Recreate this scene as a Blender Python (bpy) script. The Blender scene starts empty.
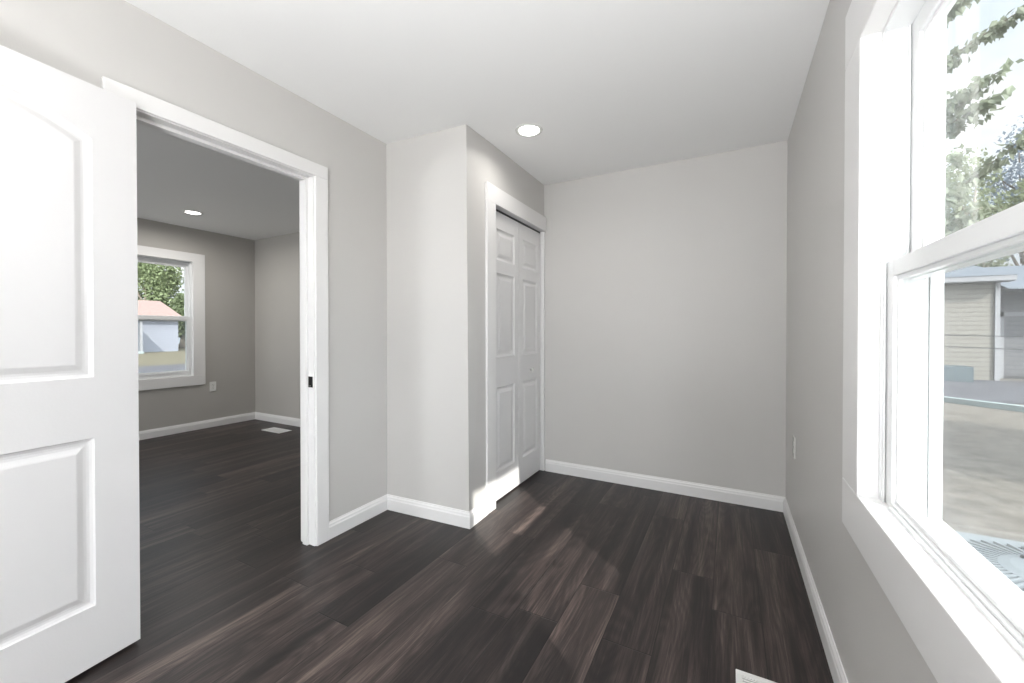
import bpy, bmesh, math, random
from mathutils import Vector, Matrix
from mathutils.geometry import tessellate_polygon

C = bpy.context.scene.collection
S = bpy.context.scene

# ------------------------------------------------------------------ camera
cam_d = bpy.data.cameras.new('camera')
cam = bpy.data.objects.new('camera', cam_d)
C.objects.link(cam)
cam.location = (0, 0, 1.1841)
cam.rotation_euler = (math.pi / 2 - 0.0086, 0, 0.4898)
cam_d.sensor_width = 36
cam_d.lens = 408.37 * 36 / 1024
cam_d.shift_y = (335.97 - 341.5) / 1024
cam_d.clip_start = 0.02
cam_d.clip_end = 500
S.camera = cam

# ------------------------------------------------------------------ view
S.view_settings.view_transform = 'Standard'
S.view_settings.look = 'None'
S.view_settings.gamma = 1
S.view_settings.use_curve_mapping = False
S.view_settings.exposure = 0.80

# ------------------------------------------------------------------ sky
W = bpy.data.worlds.new('sky')
S.world = W
W.use_nodes = True
wn, wl = W.node_tree.nodes, W.node_tree.links
wn.clear()
wo = wn.new('ShaderNodeOutputWorld')
bg = wn.new('ShaderNodeBackground')
tc = wn.new('ShaderNodeTexCoord')
mp = wn.new('ShaderNodeMapping')
mp.inputs['Scale'].default_value = (1.3, 1.3, 4.0)
nz = wn.new('ShaderNodeTexNoise')
nz.inputs['Scale'].default_value = 2.2
nz.inputs['Detail'].default_value = 6
cr = wn.new('ShaderNodeValToRGB')
cr.color_ramp.elements[0].position = 0.40
cr.color_ramp.elements[0].color = (0.70, 0.81, 0.94, 1)
cr.color_ramp.elements[1].position = 0.60
cr.color_ramp.elements[1].color = (0.97, 0.98, 1.0, 1)
wl.new(tc.outputs['Generated'], mp.inputs['Vector'])
wl.new(mp.outputs[0], nz.inputs['Vector'])
wl.new(nz.outputs['Fac'], cr.inputs[0])
wl.new(cr.outputs[0], bg.inputs['Color'])
# the hazy sky is brighter around the sun
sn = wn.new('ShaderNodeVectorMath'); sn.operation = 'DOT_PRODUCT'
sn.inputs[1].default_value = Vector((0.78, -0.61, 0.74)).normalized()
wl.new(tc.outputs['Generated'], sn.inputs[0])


def wmath(op, a, b):
    x = wn.new('ShaderNodeMath'); x.operation = op
    for i, v in enumerate((a, b)):
        if isinstance(v, (int, float)): x.inputs[i].default_value = v
        else: wl.new(v, x.inputs[i])
    return x.outputs[0]


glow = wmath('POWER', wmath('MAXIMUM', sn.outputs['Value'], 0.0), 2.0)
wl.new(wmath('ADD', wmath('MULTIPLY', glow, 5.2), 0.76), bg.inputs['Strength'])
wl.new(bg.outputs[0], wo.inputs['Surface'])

# ------------------------------------------------------------------ lights
SUN_DIR = Vector((-0.78, 0.61, -0.74)).normalized()
sd = bpy.data.lights.new('sun', 'SUN')
sd.energy = 5.0
sd.angle = math.radians(0.8)
sd.color = (1.0, 0.96, 0.91)
so = bpy.data.objects.new('sun', sd)
so.rotation_euler = SUN_DIR.to_track_quat('-Z', 'Y').to_euler()
so.location = (20, -15, 20)
C.objects.link(so)


def area(name, loc, direction, sx, sy, power, color=(1, 1, 1), shape='RECTANGLE', spread=180):
    d = bpy.data.lights.new(name, 'AREA')
    d.shape = shape
    d.size = sx
    if shape in ('RECTANGLE', 'ELLIPSE'):
        d.size_y = sy
    d.energy = power
    d.color = color
    d.spread = math.radians(spread)
    o = bpy.data.objects.new(name, d)
    o.location = loc
    o.rotation_euler = Vector(direction).to_track_quat('-Z', 'Y').to_euler()
    C.objects.link(o)
    if power == 0:
        d.cycles.is_portal = True
    return o


area('side_window_portal', (0.50, 1.03, 1.36), (-1, 0, 0), 0.90, 1.30, 0)
# unseen fill lights added to brighten the rooms: behind the camera, at the side
# and at the near end of the next room
area('rear_fill', (-0.85, -3.24, 1.30), (0, 0.6, 1), 1.7, 1.5, 26, (0.98, 0.99, 1.0))
# added light behind the camera, aimed up like a flash bounced off the ceiling
area('bounce_light', (-0.45, -1.25, 0.45), (0.12, 0.55, 1), 0.6, 0.6, 29, (0.98, 0.99, 1.0), spread=115)
area('near_side_fill', (0.40, -1.70, 1.38), (-1, 0.2, 0.9), 1.0, 1.25, 15, (0.98, 0.99, 1.0))
area('far_room_fill', (-4.3, -3.24, 1.30), (0, 1, 0.5), 1.6, 1.4, 105, (0.95, 0.98, 1.0))


# ------------------------------------------------------------------ materials
def mat(name, rgb, rough=0.6, spec=0.4, metal=0.0, bump=None, vary=None, coat=0):
    """rgb linear. bump=(scale, strength) noise bump, vary=(scale, amount) colour variation"""
    m = bpy.data.materials.new(name)
    m.use_nodes = True
    n, l = m.node_tree.nodes, m.node_tree.links
    b = n['Principled BSDF']
    b.inputs['Base Color'].default_value = (*rgb, 1)
    b.inputs['Roughness'].default_value = rough
    b.inputs['Specular IOR Level'].default_value = spec
    b.inputs['Metallic'].default_value = metal
    t = n.new('ShaderNodeTexCoord')
    if vary:
        z = n.new('ShaderNodeTexNoise')
        z.inputs['Scale'].default_value = vary[0]
        z.inputs['Detail'].default_value = 4
        l.new(t.outputs['Object'], z.inputs['Vector'])
        r = n.new('ShaderNodeValToRGB')
        a = vary[1]
        r.color_ramp.elements[0].position = 0.3
        r.color_ramp.elements[1].position = 0.7
        r.color_ramp.elements[0].color = (*[c * (1 - a) for c in rgb], 1)
        r.color_ramp.elements[1].color = (*[min(1, c * (1 + a)) for c in rgb], 1)
        l.new(z.outputs['Fac'], r.inputs[0])
        l.new(r.outputs[0], b.inputs['Base Color'])
    if bump:
        z = n.new('ShaderNodeTexNoise')
        z.inputs['Scale'].default_value = bump[0]
        z.inputs['Detail'].default_value = 3
        l.new(t.outputs['Object'], z.inputs['Vector'])
        bp = n.new('ShaderNodeBump')
        bp.inputs['Strength'].default_value = bump[1]
        bp.inputs['Distance'].default_value = 0.004
        l.new(z.outputs['Fac'], bp.inputs['Height'])
        l.new(bp.outputs[0], b.inputs['Normal'])
    return m


def lin(r, g, b):
    return tuple(((c / 255 + 0.055) / 1.055) ** 2.4 if c > 10 else c / 3294 for c in (r, g, b))


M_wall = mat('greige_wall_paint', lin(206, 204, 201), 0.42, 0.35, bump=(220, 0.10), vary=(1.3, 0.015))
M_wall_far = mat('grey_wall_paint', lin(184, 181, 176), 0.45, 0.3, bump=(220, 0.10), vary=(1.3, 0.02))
M_ceil = mat('white_ceiling_paint', lin(240, 240, 239), 0.8, 0.2, bump=(160, 0.08))
M_trim = mat('white_trim_paint', lin(234, 233, 232), 0.30, 0.5, bump=(60, 0.03))
M_door = mat('white_door_paint', lin(228, 227, 227), 0.34, 0.5, bump=(140, 0.05))
M_vinyl = mat('white_vinyl', lin(232, 233, 233), 0.28, 0.5)
M_gasket = mat('grey_gasket', lin(120, 120, 118), 0.7, 0.2)
M_plate = mat('white_plastic', lin(236, 236, 232), 0.25, 0.5)
M_slot = mat('dark_slot', lin(30, 30, 30), 0.6, 0.2)
M_register = mat('white_enamel_metal', lin(238, 238, 236), 0.3, 0.5)
M_duct = mat('duct_shadow_metal', lin(60, 60, 62), 0.6, 0.3, 0.5)
M_black = mat('dark_bronze_metal', lin(46, 44, 44), 0.35, 0.5, 0.8)
M_nickel = mat('satin_nickel', lin(170, 168, 164), 0.3, 0.5, 1.0)
M_track = mat('steel_track', lin(70, 70, 72), 0.5, 0.4, 0.6)


def emis(name, rgb, s):
    m = bpy.data.materials.new(name)
    m.use_nodes = True
    n, l = m.node_tree.nodes, m.node_tree.links
    b = n['Principled BSDF']
    b.inputs['Base Color'].default_value = (0.9, 0.9, 0.9, 1)
    b.inputs['Emission Color'].default_value = (*rgb, 1)
    b.inputs['Emission Strength'].default_value = s
    return m


M_lens = emis('lit_lamp_lens', (1.0, 0.98, 0.95), 6.0)


def glass_mat():
    m = bpy.data.materials.new('window_glass')
    m.use_nodes = True
    n, l = m.node_tree.nodes, m.node_tree.links
    n.clear()
    o = n.new('ShaderNodeOutputMaterial')
    mx = n.new('ShaderNodeMixShader')
    t = n.new('ShaderNodeBsdfTransparent')
    t.inputs[0].default_value = (0.97, 0.985, 0.98, 1)
    g = n.new('ShaderNodeBsdfGlossy')
    g.inputs['Roughness'].default_value = 0.0
    # Schlick reflectance from the angle of view, the same from both sides of the pane
    ge = n.new('ShaderNodeNewGeometry')
    dp = n.new('ShaderNodeVectorMath'); dp.operation = 'DOT_PRODUCT'
    l.new(ge.outputs['Incoming'], dp.inputs[0]); l.new(ge.outputs['Normal'], dp.inputs[1])

    def mth(op, a, b=None):
        x = n.new('ShaderNodeMath'); x.operation = op
        for i, v in enumerate((a, b)):
            if v is None: continue
            if isinstance(v, (int, float)): x.inputs[i].default_value = v
            else: l.new(v, x.inputs[i])
        return x.outputs[0]
    f = mth('POWER', mth('SUBTRACT', 1.0, mth('ABSOLUTE', dp.outputs['Value'])), 5.0)
    f = mth('ADD', mth('MULTIPLY', f, 0.60), 0.035)
    l.new(f, mx.inputs[0])
    l.new(t.outputs[0], mx.inputs[1])
    l.new(g.outputs[0], mx.inputs[2])
    l.new(mx.outputs[0], o.inputs[0])
    return m


M_glass = glass_mat()


def screen_mat():
    m = bpy.data.materials.new('insect_screen_mesh')
    m.use_nodes = True
    n, l = m.node_tree.nodes, m.node_tree.links
    n.clear()
    o = n.new('ShaderNodeOutputMaterial')
    mx = n.new('ShaderNodeMixShader')
    mx.inputs[0].default_value = 0.32
    t = n.new('ShaderNodeBsdfTransparent')
    d = n.new('ShaderNodeBsdfDiffuse')
    d.inputs[0].default_value = (*lin(165, 167, 170), 1)
    l.new(t.outputs[0], mx.inputs[1])
    l.new(d.outputs[0], mx.inputs[2])
    l.new(mx.outputs[0], o.inputs[0])
    return m


M_screen = screen_mat()


def floor_mat():
    m = bpy.data.materials.new('dark_wood_plank_floor')
    m.use_nodes = True
    n, l = m.node_tree.nodes, m.node_tree.links
    b = n['Principled BSDF']

    def N(t, **k):
        x = n.new(t)
        for a, v in k.items():
            setattr(x, a, v)
        return x

    def math_(op, a, bb=None):
        x = N('ShaderNodeMath', operation=op)
        for i, v in enumerate((a, bb)):
            if v is None:
                continue
            if isinstance(v, (int, float)):
                x.inputs[i].default_value = v
            else:
                l.new(v, x.inputs[i])
        return x.outputs[0]

    uv = N('ShaderNodeUVMap', uv_map='plank')
    at = N('ShaderNodeAttribute', attribute_name='rnd')
    sep = N('ShaderNodeSeparateXYZ')
    l.new(uv.outputs[0], sep.inputs[0])
    U, V = sep.outputs[0], sep.outputs[1]
    rs = N('ShaderNodeSeparateColor')
    l.new(at.outputs['Color'], rs.inputs[0])
    R, G, B = rs.outputs[0], rs.outputs[1], rs.outputs[2]
    offz = math_('MULTIPLY', R, 37.0)

    def noise(sx, sy, scale, detail, dist=0.0, rough=0.55, zo=0.0):
        c = N('ShaderNodeCombineXYZ')
        l.new(math_('MULTIPLY', U, sx), c.inputs[0])
        l.new(math_('MULTIPLY', V, sy), c.inputs[1])
        l.new(math_('ADD', offz, zo), c.inputs[2])
        z = N('ShaderNodeTexNoise')
        z.inputs['Scale'].default_value = scale
        z.inputs['Detail'].default_value = detail
        z.inputs['Roughness'].default_value = rough
        z.inputs['Distortion'].default_value = dist
        l.new(c.outputs[0], z.inputs['Vector'])
        return z.outputs['Fac']

    band = noise(9, 0.55, 1.0, 2, 0.6)             # broad light / dark bands along a plank
    grain = noise(190, 5.0, 1.0, 3, 0.8, 0.75, 5)    # fine pore lines
    mid = noise(26, 1.3, 1.0, 4, 1.2, 0.6, 9)
    # cathedral figure: iso-lines of a smooth field
    field = noise(7, 0.9, 1.0, 1, 0.3, 0.5, 14)
    rings = math_('SINE', math_('MULTIPLY', field, 110.0))
    rings = math_('MULTIPLY', math_('ADD', rings, 1.0), 0.5)
    v = math_('MULTIPLY', band, 1.10)
    v = math_('ADD', v, math_('MULTIPLY', grain, 0.85))
    v = math_('ADD', v, math_('MULTIPLY', mid, 0.55))
    v = math_('ADD', v, math_('MULTIPLY', rings, 0.10))
    v = math_('ADD', v, math_('MULTIPLY', G, 0.20))
    v = math_('SUBTRACT', v, 0.91)
    ramp = N('ShaderNodeValToRGB')
    e = ramp.color_ramp.elements
    e[0].position = 0.24
    e[0].color = (*lin(27, 23, 23), 1)
    e[1].position = 0.96
    e[1].color = (*lin(116, 102, 95), 1)
    k = e.new(0.44)
    k.color = (*lin(42, 35, 34), 1)
    k = e.new(0.66)
    k.color = (*lin(69, 59, 56), 1)
    l.new(v, ramp.inputs[0])
    # seams from the distance to the plank's own edge (UV z holds nothing: use second map)
    uv2 = N('ShaderNodeUVMap', uv_map='edge')
    s2 = N('ShaderNodeSeparateXYZ')
    l.new(uv2.outputs[0], s2.inputs[0])
    # edge map: 0..w and 0..L in metres, blue/alpha of attribute not needed
    wid = 0.184
    du = math_('MINIMUM', s2.outputs[0], math_('SUBTRACT', wid, s2.outputs[0]))
    dv = math_('MINIMUM', s2.outputs[1], math_('SUBTRACT', 1.22, s2.outputs[1]))
    d = math_('MINIMUM', du, dv)
    seam = N('ShaderNodeMapRange')
    seam.inputs[1].default_value = 0.0006
    seam.inputs[2].default_value = 0.0028
    l.new(d, seam.inputs[0])
    mix = N('ShaderNodeMix', data_type='RGBA')
    mix.inputs[6].default_value = (*lin(24, 20, 20), 1)
    l.new(seam.outputs[0], mix.inputs[0])
    l.new(ramp.outputs[0], mix.inputs[7])
    l.new(mix.outputs[2], b.inputs['Base Color'])
    b.inputs['Specular IOR Level'].default_value = 0.42
    ro = math_('ADD', math_('MULTIPLY', grain, 0.22), 0.30)
    l.new(ro, b.inputs['Roughness'])
    hh = math_('ADD', math_('MULTIPLY', grain, 0.5), seam.outputs[0])
    bp = N('ShaderNodeBump')
    bp.inputs['Strength'].default_value = 0.35
    bp.inputs['Distance'].default_value = 0.0012
    l.new(hh, bp.inputs['Height'])
    l.new(bp.outputs[0], b.inputs['Normal'])
    return m


M_floor = floor_mat()


def siding_mat(name, rgb, pitch=0.155, dark=0.60):
    m = mat(name, rgb, 0.55, 0.3)
    n, l = m.node_tree.nodes, m.node_tree.links
    b = n['Principled BSDF']
    t = n.new('ShaderNodeTexCoord')
    s = n.new('ShaderNodeSeparateXYZ')
    l.new(t.outputs['Object'], s.inputs[0])
    a = n.new('ShaderNodeMath'); a.operation = 'DIVIDE'; a.inputs[1].default_value = pitch
    l.new(s.outputs[2], a.inputs[0])
    f = n.new('ShaderNodeMath'); f.operation = 'FRACT'
    l.new(a.outputs[0], f.inputs[0])
    r = n.new('ShaderNodeValToRGB')
    r.color_ramp.elements[0].position = 0.0
    r.color_ramp.elements[0].color = (*[c * dark for c in rgb], 1)
    r.color_ramp.elements[1].position = 0.34
    r.color_ramp.elements[1].color = (*rgb, 1)
    l.new(f.outputs[0], r.inputs[0])
    l.new(r.outputs[0], b.inputs['Base Color'])
    bp = n.new('ShaderNodeBump'); bp.inputs['Strength'].default_value = 0.6; bp.inputs['Distance'].default_value = 0.02
    l.new(f.outputs[0], bp.inputs['Height'])
    l.new(bp.outputs[0], b.inputs['Normal'])
    return m


M_siding = siding_mat('beige_lap_siding', lin(134, 130, 122))
M_siding2 = siding_mat('grey_lap_siding', lin(106, 106, 108))
M_siding_w = siding_mat('pale_blue_siding', lin(138, 141, 150), 0.18, 0.9)
M_shingle_g = mat('grey_metal_roof', lin(98, 104, 112), 0.5, 0.4, vary=(3, 0.1))
M_shingle_p = mat('faded_pink_shingles', lin(120, 103, 98), 0.9, 0.1, vary=(6, 0.12))
M_ground = mat('dry_lawn', lin(108, 103, 96), 0.95, 0.05, bump=(40, 0.6), vary=(7.0, 0.30))
M_lawn_w = mat('yellow_green_lawn', lin(104, 99, 84), 0.95, 0.05, vary=(1.2, 0.15))
M_asphalt = mat('grey_asphalt', lin(86, 86, 90), 0.9, 0.1, vary=(2.0, 0.14))
M_concrete = mat('pale_concrete', lin(145, 155, 154), 0.8, 0.1, vary=(4, 0.06))
M_acbody = mat('pale_grey_green_enamel', lin(114, 120, 123), 0.4, 0.4)
M_acdark = mat('condenser_interior', lin(52, 60, 64), 0.6, 0.2)
M_out = mat('outdoor_white_paint', lin(140, 140, 142), 0.6, 0.2)
M_box = mat('blue_grey_plastic', lin(84, 94, 98), 0.6, 0.2)
M_bark = mat('tree_bark', lin(120, 112, 102), 0.95, 0.05, vary=(12, 0.25))
M_wire = mat('weathered_wire', lin(80, 80, 82), 0.6, 0.2, 0.5)


def leaf_mat(name, rgb, trans=0.35):
    m = mat(name, rgb, 0.6, 0.25, vary=(2.5, 0.3))
    n, l = m.node_tree.nodes, m.node_tree.links
    b = n['Principled BSDF']
    o = n['Material Output']
    tr = n.new('ShaderNodeBsdfTranslucent')
    tr.inputs[0].default_value = (*[min(1, c * 1.3) for c in rgb], 1)
    mx = n.new('ShaderNodeMixShader'); mx.inputs[0].default_value = trans
    l.new(b.outputs[0], mx.inputs[1]); l.new(tr.outputs[0], mx.inputs[2]); l.new(mx.outputs[0], o.inputs[0])
    return m


M_leaf = leaf_mat('grey_green_leaves', lin(120, 126, 108))
M_leaf2 = leaf_mat('olive_leaves', lin(112, 118, 94))
M_leaf3 = leaf_mat('blue_grey_twigs', lin(118, 128, 138))
M_leaf_w = leaf_mat('mid_green_leaves', lin(92, 102, 74))
M_leaf_w2 = leaf_mat('bright_green_leaves', lin(108, 118, 86))


# ------------------------------------------------------------------ mesh helpers
ORG = {}


class MB:
    def __init__(s):
        s.v = []
        s.f = []

    def add(s, vs, fs):
        o = len(s.v)
        s.v += [tuple(x) for x in vs]
        s.f += [tuple(i + o for i in f) for f in fs]
        return s

    def box(s, x0, x1, y0, y1, z0, z1):
        return s.hexa([(x0, y0), (x1, y0), (x1, y1), (x0, y1)], z0, z1)

    def hexa(s, pts, z0, z1, top=None):
        t = top or pts
        n = len(pts)
        # keep winding counter-clockwise
        a = sum(pts[i][0] * pts[(i + 1) % n][1] - pts[(i + 1) % n][0] * pts[i][1] for i in range(n))
        if a < 0:
            pts = pts[::-1]; t = t[::-1]
        vs = [(x, y, z0) for x, y in pts] + [(x, y, z1) for x, y in t]
        fs = [tuple(range(n))[::-1], tuple(range(n, 2 * n))]
        fs += [(i, (i + 1) % n, (i + 1) % n + n, i + n) for i in range(n)]
        return s.add(vs, fs)

    def cyl(s, p0, p1, r0, r1=None, n=16, caps=True):
        r1 = r0 if r1 is None else r1
        p0, p1 = Vector(p0), Vector(p1)
        d = (p1 - p0).normalized()
        a = d.orthogonal().normalized(); b = d.cross(a)
        vs = []
        for p, r in ((p0, r0), (p1, r1)):
            vs += [p + (a * math.cos(2 * math.pi * i / n) + b * math.sin(2 * math.pi * i / n)) * r for i in range(n)]
        fs = [(i, (i + 1) % n, (i + 1) % n + n, i + n) for i in range(n)]
        if caps:
            fs += [tuple(range(n))[::-1], tuple(range(n, 2 * n))]
        return s.add(vs, fs)

    def tube(s, pts, r, n=8):
        """pts list of vectors, r radius or list"""
        pts = [Vector(p) for p in pts]
        rs = r if isinstance(r, (list, tuple)) else [r] * len(pts)
        vs = []; fs = []
        a = None
        for k, p in enumerate(pts):
            d = (pts[min(k + 1, len(pts) - 1)] - pts[max(k - 1, 0)]).normalized()
            if a is None:
                a = d.orthogonal().normalized()
            a = (a - d * a.dot(d)).normalized()
            b = d.cross(a)
            vs += [p + (a * math.cos(2 * math.pi * i / n) + b * math.sin(2 * math.pi * i / n)) * rs[k] for i in range(n)]
            if k:
                o = (k - 1) * n
                fs += [(o + i, o + (i + 1) % n, o + (i + 1) % n + n, o + i + n) for i in range(n)]
        m = len(pts) - 1
        fs += [tuple(range(n))[::-1], tuple(range(m * n, m * n + n))]
        return s.add(vs, fs)

    def lathe(s, prof, c, axis='z', n=32, caps=True):
        """prof: (r, h) list around axis through c"""
        vs = []; fs = []
        for r, h in prof:
            for i in range(n):
                t = 2 * math.pi * i / n
                x, y = r * math.cos(t), r * math.sin(t)
                q = (x, y, h) if axis == 'z' else ((h, x, y) if axis == 'x' else (y, h, x))
                vs.append((q[0] + c[0], q[1] + c[1], q[2] + c[2]))
        for k in range(len(prof) - 1):
            fs += [(k * n + i, k * n + (i + 1) % n, (k + 1) * n + (i + 1) % n, (k + 1) * n + i) for i in range(n)]
        if caps:
            m = len(prof) - 1
            fs += [tuple(range(n))[::-1], tuple(range(m * n, m * n + n))]
        return s.add(vs, fs)

    def extrude_profile(s, prof, p0, p1, out, m0=0.0, m1=0.0):
        """prof: (depth along 'out', z) closed loop; swept p0 -> p1 in plan; m0/m1: mitre shift per unit depth"""
        p0, p1 = Vector(p0), Vector(p1)
        d = (p1 - p0).normalized()
        o = Vector(out).normalized()
        vs = []
        for p, m, sg in ((p0, m0, 1), (p1, m1, -1)):
            for a, z in prof:
                q = p + o * a + d * (sg * m * a)
                vs.append((q.x, q.y, z + p.z))
        n = len(prof)
        fs = [(i, (i + 1) % n, (i + 1) % n + n, i + n) for i in range(n)]
        fs += [tuple(range(n))[::-1], tuple(range(n, 2 * n))]
        return s.add(vs, fs)

    def build(s, name, m, parent=None, bevel=0, seg=2, local=False, smooth=False, kind=None, label=None):
        vs = s.v
        if parent is not None:
            o = Vector((0, 0, 0)) if local else ORG[parent.name]
        else:
            xs = [v[0] for v in vs]; ys = [v[1] for v in vs]; zs = [v[2] for v in vs]
            o = Vector(((min(xs) + max(xs)) / 2, (min(ys) + max(ys)) / 2, min(zs)))
        me = bpy.data.meshes.new(name)
        me.from_pydata([(v[0] - o.x, v[1] - o.y, v[2] - o.z) for v in vs], [], s.f)
        bm = bmesh.new(); bm.from_mesh(me)
        bmesh.ops.recalc_face_normals(bm, faces=bm.faces)
        bm.to_mesh(me); bm.free()
        if smooth:
            for p in me.polygons:
                p.use_smooth = True
        me.materials.append(m)
        ob = bpy.data.objects.new(name, me)
        C.objects.link(ob)
        if parent is not None:
            ob.parent = parent
            ORG[ob.name] = o if not local else Vector((0, 0, 0))
        else:
            ob.location = o
            ORG[ob.name] = o.copy()
        if bevel:
            md = ob.modifiers.new('bevel', 'BEVEL')
            md.width = bevel; md.segments = seg; md.limit_method = 'ANGLE'; md.angle_limit = math.radians(40)
            md.harden_normals = False
        if kind:
            ob['kind'] = kind
        if label:
            ob['label'] = label
        return ob


def part(mb, name, m, parent, **k):
    """child built in world coordinates of a parent at ORG"""
    return mb.build(name, m, parent, **k)


# a sub-part whose parent mesh has origin equal to the root's: ORG already holds it


def empty(name, loc, rz=0.0, kind=None, label=None, cat=None, group=None):
    o = bpy.data.objects.new(name, None)
    o.empty_display_size = 0.1
    o.location = loc
    o.rotation_euler = (0, 0, rz)
    C.objects.link(o)
    ORG[o.name] = Vector(loc)
    tag(o, label, cat, group, kind)
    return o


def tag(o, label=None, cat=None, group=None, kind=None):
    if label: o['label'] = label
    if cat: o['category'] = cat
    if group: o['group'] = group
    if kind: o['kind'] = kind
    return o


def copy_tree(o, parent=None):
    c = o.copy(); C.objects.link(c)
    if parent is not None:
        c.parent = parent
    for ch in list(o.children):
        copy_tree(ch, c)
    return c


# ------------------------------------------------------------------ dimensions
H = 2.44
XR = 0.329       # right wall, inner face
YB = 3.215       # back wall, inner face
XL = -2.025      # door wall, inner face
XLo = -2.132     # its far-room face
YR = -3.20       # rear wall behind the camera
XF = -5.72       # far room window wall
YF = 3.27        # far room end wall
YFR = -3.20
DO = (0.700, 1.470, 2.040)          # doorway y0, y1, top
CO = (2.372, 3.200, 2.042)          # closet opening y0, y1, top
WO = (0.600, 1.430, 0.737, 1.986)   # side window opening y0 y1 z0 z1
XW = 0.460       # exterior face
FWO = (1.52, 2.535, 0.663, 2.033)    # far room window opening
G = -0.45        # ground outside


# ------------------------------------------------------------------ floor (planks drawn as faces)
def build_floor():
    rnd = random.Random(7)
    w, L = 0.184, 1.22
    x_min, x_max, y_min, y_max = XF - 0.12, XR + 0.12, YR - 0.12, YF + 0.12
    fixed = {0: 1.55 % L, 2: 1.55 % L, -6: 1.22 % L, -5: 1.45 % L, 1: 0.62, 3: 0.35 + .6, -1: 0.25, -2: 0.9}
    me = bpy.data.meshes.new('floor')
    vs = []; fs = []; uv = []; ed = []; cols = []
    ix0 = math.floor((x_min + 0.799) / w); ix1 = math.ceil((x_max + 0.799) / w)
    for i in range(ix0, ix1):
        xa = -0.799 + i * w
        off = fixed.get(i, random.Random(i * 31 + 5).random() * L)
        k0 = math.floor((y_min - off) / L); k1 = math.ceil((y_max - off) / L)
        for k in range(k0, k1):
            ya = off + k * L
            rk = random.Random(i * 7919 + k * 104729 + 31)
            c = (rk.random(), rk.random(), rk.random(), 1)
            if (i, k) == (0, 0):
                c = (c[0], 0.05, c[2], 1)
            x0, x1 = max(xa, x_min), min(xa + w, x_max)
            y0, y1 = max(ya, y_min), min(ya + L, y_max)
            if x1 - x0 < 1e-4 or y1 - y0 < 1e-4:
                continue
            o = len(vs)
            q = [(x0, y0), (x1, y0), (x1, y1), (x0, y1)]
            vs += [(x, y, 0.0) for x, y in q]
            fs.append((o, o + 1, o + 2, o + 3))
            ed += [(x - xa, y - ya) for x, y in q]
            uv += [(x - xa + c[1] * 3, y - ya + c[2] * 5) for x, y in q]
            cols += [c] * 4
    # underside slab so the floor has thickness
    o = len(vs)
    zb = -0.12
    for z in (-0.002, zb):
        vs += [(x_min, y_min, z), (x_max, y_min, z), (x_max, y_max, z), (x_min, y_max, z)]
    extra = [(o + 4, o + 7, o + 6, o + 5)] + [(o + i, o + 4 + i, o + 4 + (i + 1) % 4, o + (i + 1) % 4) for i in range(4)]
    fs += extra
    me.from_pydata(vs, [], fs)
    me.uv_layers.new(name='plank'); me.uv_layers.new(name='edge')
    me.color_attributes.new('rnd', 'FLOAT_COLOR', 'CORNER')
    l1 = me.uv_layers['plank']; l2 = me.uv_layers['edge']; ca = me.color_attributes['rnd']
    for i in range(len(ed)):
        l1.data[i].uv = uv[i]; l2.data[i].uv = ed[i]; ca.data[i].color = cols[i]
    for i in range(len(ed), len(me.loops)):
        l1.data[i].uv = (0, 0); l2.data[i].uv = (0.09, 0.5); ca.data[i].color = (0, 0, 0, 1)
    me.materials.append(M_floor)
    ob = bpy.data.objects.new('floor', me)
    C.objects.link(ob)
    ob['kind'] = 'structure'


build_floor()

# ------------------------------------------------------------------ room shell
def wall_x(name, x0, x1, y0, y1, openings, z1=H, m=M_wall):
    """wall running along y with openings (ya, yb, za, zb)"""
    mb = MB()
    ys = y0
    for (ya, yb, za, zb) in sorted(openings):
        mb.box(x0, x1, ys, ya, 0, z1)
        if za > 0.001:
            mb.box(x0, x1, ya, yb, 0, za)
        mb.box(x0, x1, ya, yb, zb, z1)
        ys = yb
    mb.box(x0, x1, ys, y1, 0, z1)
    return mb.build(name, m, kind='structure')


wall_x('wall_right', XR, XW, YR, YB + 0.12, [(WO[0] - .02, WO[1] + .02, WO[2] - .05, WO[3] + .02), (-2.20, -1.20, 0.737, 1.986)])  # the nearer opening is unseen, added for the near side fill light
wall_x('wall_left', XLo, XL, YFR, YF, [(DO[0] - .02, DO[1] + .02, 0, DO[2] + .02)])
MB().box(XL, XR, YB, YB + 0.12, 0, H).build('wall_back', M_wall, kind='structure')
# closet side wall (faces the camera) and closet front wall, slightly out of square like the house
MB().hexa([(XL, 2.018), (-1.388, 2.052), (-1.500, 2.150), (XL, 2.118)], 0, H,
          [(XL, 2.018), (-1.408, 2.054), (-1.500, 2.150), (XL, 2.118)]).build('wall_closet_side', M_wall, kind='structure')
mb = MB()
mb.hexa([(-1.388, 2.052), (-1.396, CO[0] - .02), (-1.500, CO[0] - .02), (-1.500, 2.150)], 0, H,
        [(-1.408, 2.054), (-1.403, CO[0] - .02), (-1.500, CO[0] - .02), (-1.500, 2.150)])
mb.hexa([(-1.4021, CO[0] - .02), (-1.4021, YB), (-1.500, YB), (-1.500, CO[0] - .02)], CO[2] + .02, H,
        [(-1.403, CO[0] - .02), (-1.403, YB), (-1.500, YB), (-1.500, CO[0] - .02)])
mb.build('wall_closet_front', M_wall, kind='structure')
# rear wall, with an unseen window opening added for the rear fill light
mb = MB()
ya, yb = YR - 0.12, YR
mb.box(XL, -1.70, ya, yb, 0, H); mb.box(0.0, XR, ya, yb, 0, H)
mb.box(-1.70, 0.0, ya, yb, 0, 0.55); mb.box(-1.70, 0.0, ya, yb, 2.05, H)
mb.build('wall_rear', M_wall, kind='structure')
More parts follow.
